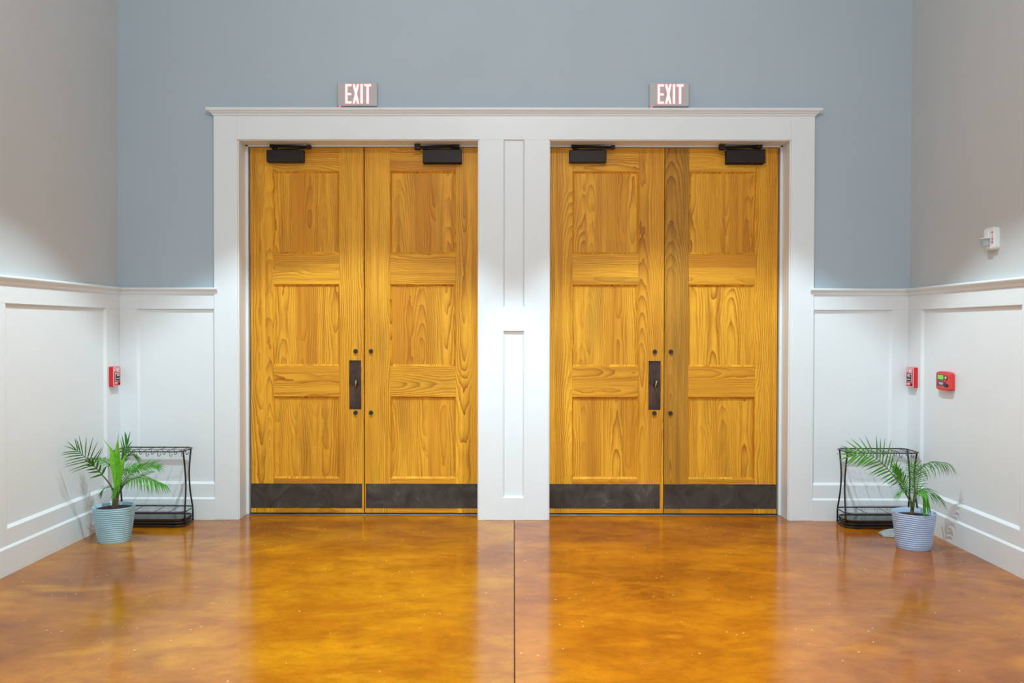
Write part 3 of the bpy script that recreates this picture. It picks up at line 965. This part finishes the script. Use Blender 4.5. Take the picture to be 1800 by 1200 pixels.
pl = empty('potted_palm', (-2.757, -0.652, 0))
tag(pl, 'bushy young palm with bright unopened leaves in a ridged pale blue pot', 'plant', 'potted palms')
pot(pl, 'pot_blue', 0.137, 0.102, 0.241, 0.4)
soil(pl, 0.126, 0.222)
trunk(pl, [(0.004, 0, 0.215), (0.010, 0, 0.27), (0.016, 0, 0.33)], 0.0225, 0.017)
LF = {
    'left_high': [(0.012, 0.0, 0.30), (-0.014, -0.03, 0.395), (-0.058, -0.075, 0.482), (-0.092, -0.11, 0.545), (-0.120, -0.145, 0.596), (-0.158, -0.19, 0.650)],
    'left_arch': [(0.015, -0.0, 0.299), (0.013, -0.0, 0.4), (-0.012, 0.01, 0.485), (-0.058, 0.03, 0.533), (-0.132, 0.06, 0.558), (-0.185, 0.07, 0.558)],
    'back_up': [(0.017, 0.01, 0.297), (0.025, 0.05, 0.451), (0.03, 0.08, 0.558), (0.045, 0.1, 0.629), (0.044, 0.11, 0.66)],
    'back_right': [(0.017, 0.01, 0.297), (0.016, 0.06, 0.426), (0.03, 0.09, 0.537), (0.059, 0.11, 0.586), (0.092, 0.13, 0.557)],
    'right_arch': [(0.018, -0.0, 0.322), (0.034, 0.01, 0.435), (0.062, 0.02, 0.488), (0.103, 0.03, 0.494), (0.159, 0.04, 0.495), (0.21, 0.05, 0.507), (0.255, 0.05, 0.516), (0.285, 0.05, 0.505)],
    'right_thin': [(0.022, -0.0, 0.308), (0.061, -0.0, 0.391), (0.117, -0.0, 0.469), (0.168, 0.01, 0.509)],
    'right_low': [(0.022, -0.0, 0.308), (0.061, -0.02, 0.372), (0.112, -0.04, 0.414), (0.166, -0.06, 0.441), (0.216, -0.07, 0.449), (0.266, -0.08, 0.442), (0.337, -0.09, 0.421), (0.370, -0.095, 0.411)],
    'right_far': [(0.020, 0.01, 0.306), (0.071, 0.03, 0.399), (0.15, 0.06, 0.436), (0.216, 0.08, 0.458)],
    'left_low': [(0.018, -0.01, 0.301), (0.016, -0.04, 0.362), (0.003, -0.07, 0.385), (-0.024, -0.09, 0.38), (-0.037, -0.1, 0.35)],
    'front_low': [(0.022, -0.01, 0.301), (0.048, -0.05, 0.373), (0.085, -0.08, 0.405), (0.076, -0.11, 0.388), (0.067, -0.13, 0.352)],
}
frond(pl, LF['left_high'], 8, 0.160, 0.0068, (-0.10, -0.75, 0.55), 0.62, 62, 0.22, 'leaf_dark', (1, 1), 0.62, 1, 0.9, 0.006)
frond(pl, LF['left_high'][:4], 4, 0.080, 0.0120, (0.1, -0.9, 0.3), 0.62, 58, 0.30, 'leaf_dark', (1, 1), 0.9, 17, 0.9, 0.004)
frond(pl, LF['left_arch'], 16, 0.100, 0.0065, (-0.1, -0.2, 0.95), 0.55, 60, 1.1, 'leaf', (1, 1), 0.9, 2, 0.7, 0.005)
frond(pl, LF['back_up'], 4, 0.130, 0.0085, (0.3, -1, 0), 0.72, 30, -0.05, 'leaf_dark', (0.55, 1), 0.7, 3, 0.95)
frond(pl, LF['back_right'], 9, 0.085, 0.0085, UP, 0.66, 48, 0.7, 'leaf_dark', (1, 1), 0.9, 4)
frond(pl, LF['right_arch'], 26, 0.074, 0.0062, (0.05, -0.75, 0.66), 0.34, 66, 0.45, 'leaf', (1, 1), 0.8, 5, 0.7)
frond(pl, LF['right_thin'], 16, 0.055, 0.0050, CAMW, 0.35, 62, 0.3, 'leaf', (1, 1), 0.7, 6)
frond(pl, LF['right_low'], 17, 0.125, 0.0095, (0.15, -0.30, 0.95), 0.38, 62, 1.7, 'leaf', (1, 0.95), 0.75, 7, 0.8, 0.0055)
frond(pl, LF['right_far'], 10, 0.06, 0.0055, UP, 0.35, 50, 0.4, 'leaf', (1, 1), 0.7, 8)
frond(pl, LF['left_low'], 9, 0.06, 0.0055, UP, 0.25, 55, 0.9, 'leaf_dark', (1, 1), 0.8, 9)
frond(pl, LF['front_low'], 10, 0.075, 0.0060, UP, 0.2, 55, 1.0, 'leaf', (1, 1), 0.8, 10)
spear(pl, [(0.025, 0.0, 0.340), (0.018, 0.0, 0.46), (0.003, 0.0, 0.551), (-0.02, 0.0, 0.629), (-0.074, 0.0, 0.706)], 0.058, 1)
spear(pl, [(0.02, 0.01, 0.366), (0.021, 0.01, 0.504), (0.021, 0.01, 0.642), (0.029, 0.01, 0.743)], 0.042, 2)
spear(pl, [(0.030, -0.01, 0.345), (0.053, -0.01, 0.471), (0.071, -0.01, 0.553), (0.104, -0.01, 0.631)], 0.042, 4)

pr = empty('potted_palm', (2.694, -0.792, 0))
tag(pr, 'sparse young palm with long arching fronds in a ridged pale grey pot', 'plant', 'potted palms')
pot(pr, 'pot_grey', 0.138, 0.104, 0.241, 2.1)
soil(pr, 0.126, 0.212)
trunk(pr, [(-0.012, 0, 0.205), (-0.011, 0, 0.25), (-0.009, 0, 0.31)], 0.015, 0.009)
RF = {
    'left_high': [(-0.01, 0.0, 0.257), (-0.03, 0.0, 0.315), (-0.073, -0.02, 0.381), (-0.13, -0.05, 0.453), (-0.192, -0.07, 0.523), (-0.272, -0.09, 0.597), (-0.318, -0.1, 0.627), (-0.379, -0.11, 0.641), (-0.448, -0.12, 0.641)],
    'right_arch': [(-0.008, 0.0, 0.257), (0.008, 0.02, 0.345), (0.021, 0.03, 0.439), (0.045, 0.04, 0.51), (0.084, 0.03, 0.549), (0.126, 0.01, 0.574), (0.168, -0.01, 0.578), (0.205, -0.02, 0.572)],
    'upright': [(-0.006, 0.01, 0.255), (0.012, 0.03, 0.343), (0.031, 0.05, 0.421), (0.03, 0.06, 0.487), (0.015, 0.06, 0.54)],
    'mid_left': [(-0.016, -0.01, 0.259), (-0.054, -0.02, 0.352), (-0.083, -0.03, 0.426), (-0.102, -0.03, 0.474), (-0.136, -0.03, 0.535)],
    'low_right': [(-0.012, -0.01, 0.26), (-0.016, -0.03, 0.34), (-0.006, -0.05, 0.385), (0.017, -0.06, 0.399), (0.055, -0.07, 0.391), (0.097, -0.08, 0.369), (0.125, -0.08, 0.350)],
    'low_front': [(-0.012, -0.02, 0.262), (-0.02, -0.06, 0.346), (-0.011, -0.09, 0.395), (0.003, -0.12, 0.4), (0.007, -0.14, 0.353)],
    'low_left': [(-0.014, -0.01, 0.259), (-0.035, -0.02, 0.343), (-0.064, -0.03, 0.388), (-0.097, -0.04, 0.394), (-0.120, -0.05, 0.378)],
}
frond(pr, RF['left_high'], 16, 0.170, 0.0105, (-0.15, -0.9, 0.4), 0.36, 64, 0.18, 'leaf', (1, 1), 0.8, 21, 0.42, 0.005)
frond(pr, RF['right_arch'], 16, 0.135, 0.0070, (0.25, -0.35, 0.9), 0.50, 62, 2.4, 'leaf_dark', (0.9, 1), 0.9, 22, 0.5)
frond(pr, RF['upright'], 17, 0.095, 0.0055, (0.1, -0.98, 0.2), 0.34, 72, 0.55, 'leaf', (1, 1), 0.8, 23)
frond(pr, RF['mid_left'], 14, 0.080, 0.0075, (-0.2, -0.95, 0.2), 0.40, 42, 0.1, 'leaf', (0.8, 1), 0.9, 24)
frond(pr, RF['low_right'], 13, 0.125, 0.0060, (0.1, -0.5, 0.85), 0.42, 52, 1.2, 'leaf_dark', (0.9, 1), 0.9, 25)
frond(pr, RF['low_front'], 7, 0.130, 0.0130, UP, 0.50, 40, 1.9, 'leaf', (1, 1), 1.0, 26)
frond(pr, RF['low_left'], 8, 0.070, 0.0060, UP, 0.45, 45, 0.9, 'leaf', (1, 1), 0.9, 27)

# ------------------------------------------------------------------ folded cloth on the floor behind the grey pot
bm = bmesh.new()
prof = []
nx, ny = 18, 10
top, bot = [], []
for i in range(nx + 1):
    u = i / nx
    hw = 0.016 + 0.060 * math.sin(math.pi * min(1, 0.15 + u * 0.75)) ** 0.9
    rt, rb = [], []
    for j in range(ny + 1):
        v = j / ny * 2 - 1
        x = u * 0.21
        y = v * hw + 0.02 * u
        z = 0.004 + (0.040 * math.sin(math.pi * min(1, 0.08 + u)) + 0.006) * (1 - v * v) ** 0.6 * (0.75 + 0.25 * math.cos(v * 6 + u * 4))
        rt.append(bm.verts.new((x, y, z))); rb.append(bm.verts.new((x, y, 0.0)))
    top.append(rt); bot.append(rb)
for i in range(nx):
    for j in range(ny):
        bm.faces.new((top[i][j], top[i + 1][j], top[i + 1][j + 1], top[i][j + 1]))
        bm.faces.new((bot[i][j], bot[i][j + 1], bot[i + 1][j + 1], bot[i + 1][j]))
for i in range(nx):
    bm.faces.new((top[i][0], bot[i][0], bot[i + 1][0], top[i + 1][0]))
    bm.faces.new((top[i][ny], top[i + 1][ny], bot[i + 1][ny], bot[i][ny]))
for j in range(ny):
    bm.faces.new((top[0][j], top[0][j + 1], bot[0][j + 1], bot[0][j]))
    bm.faces.new((top[nx][j], bot[nx][j], bot[nx][j + 1], top[nx][j + 1]))
cl = finish('folded_cloth', bm, 'cloth', loc=(2.615, -0.455, 0.0), smooth=True)
tag(cl, 'small crumpled grey cloth on the floor beside the grey pot', 'cloth')
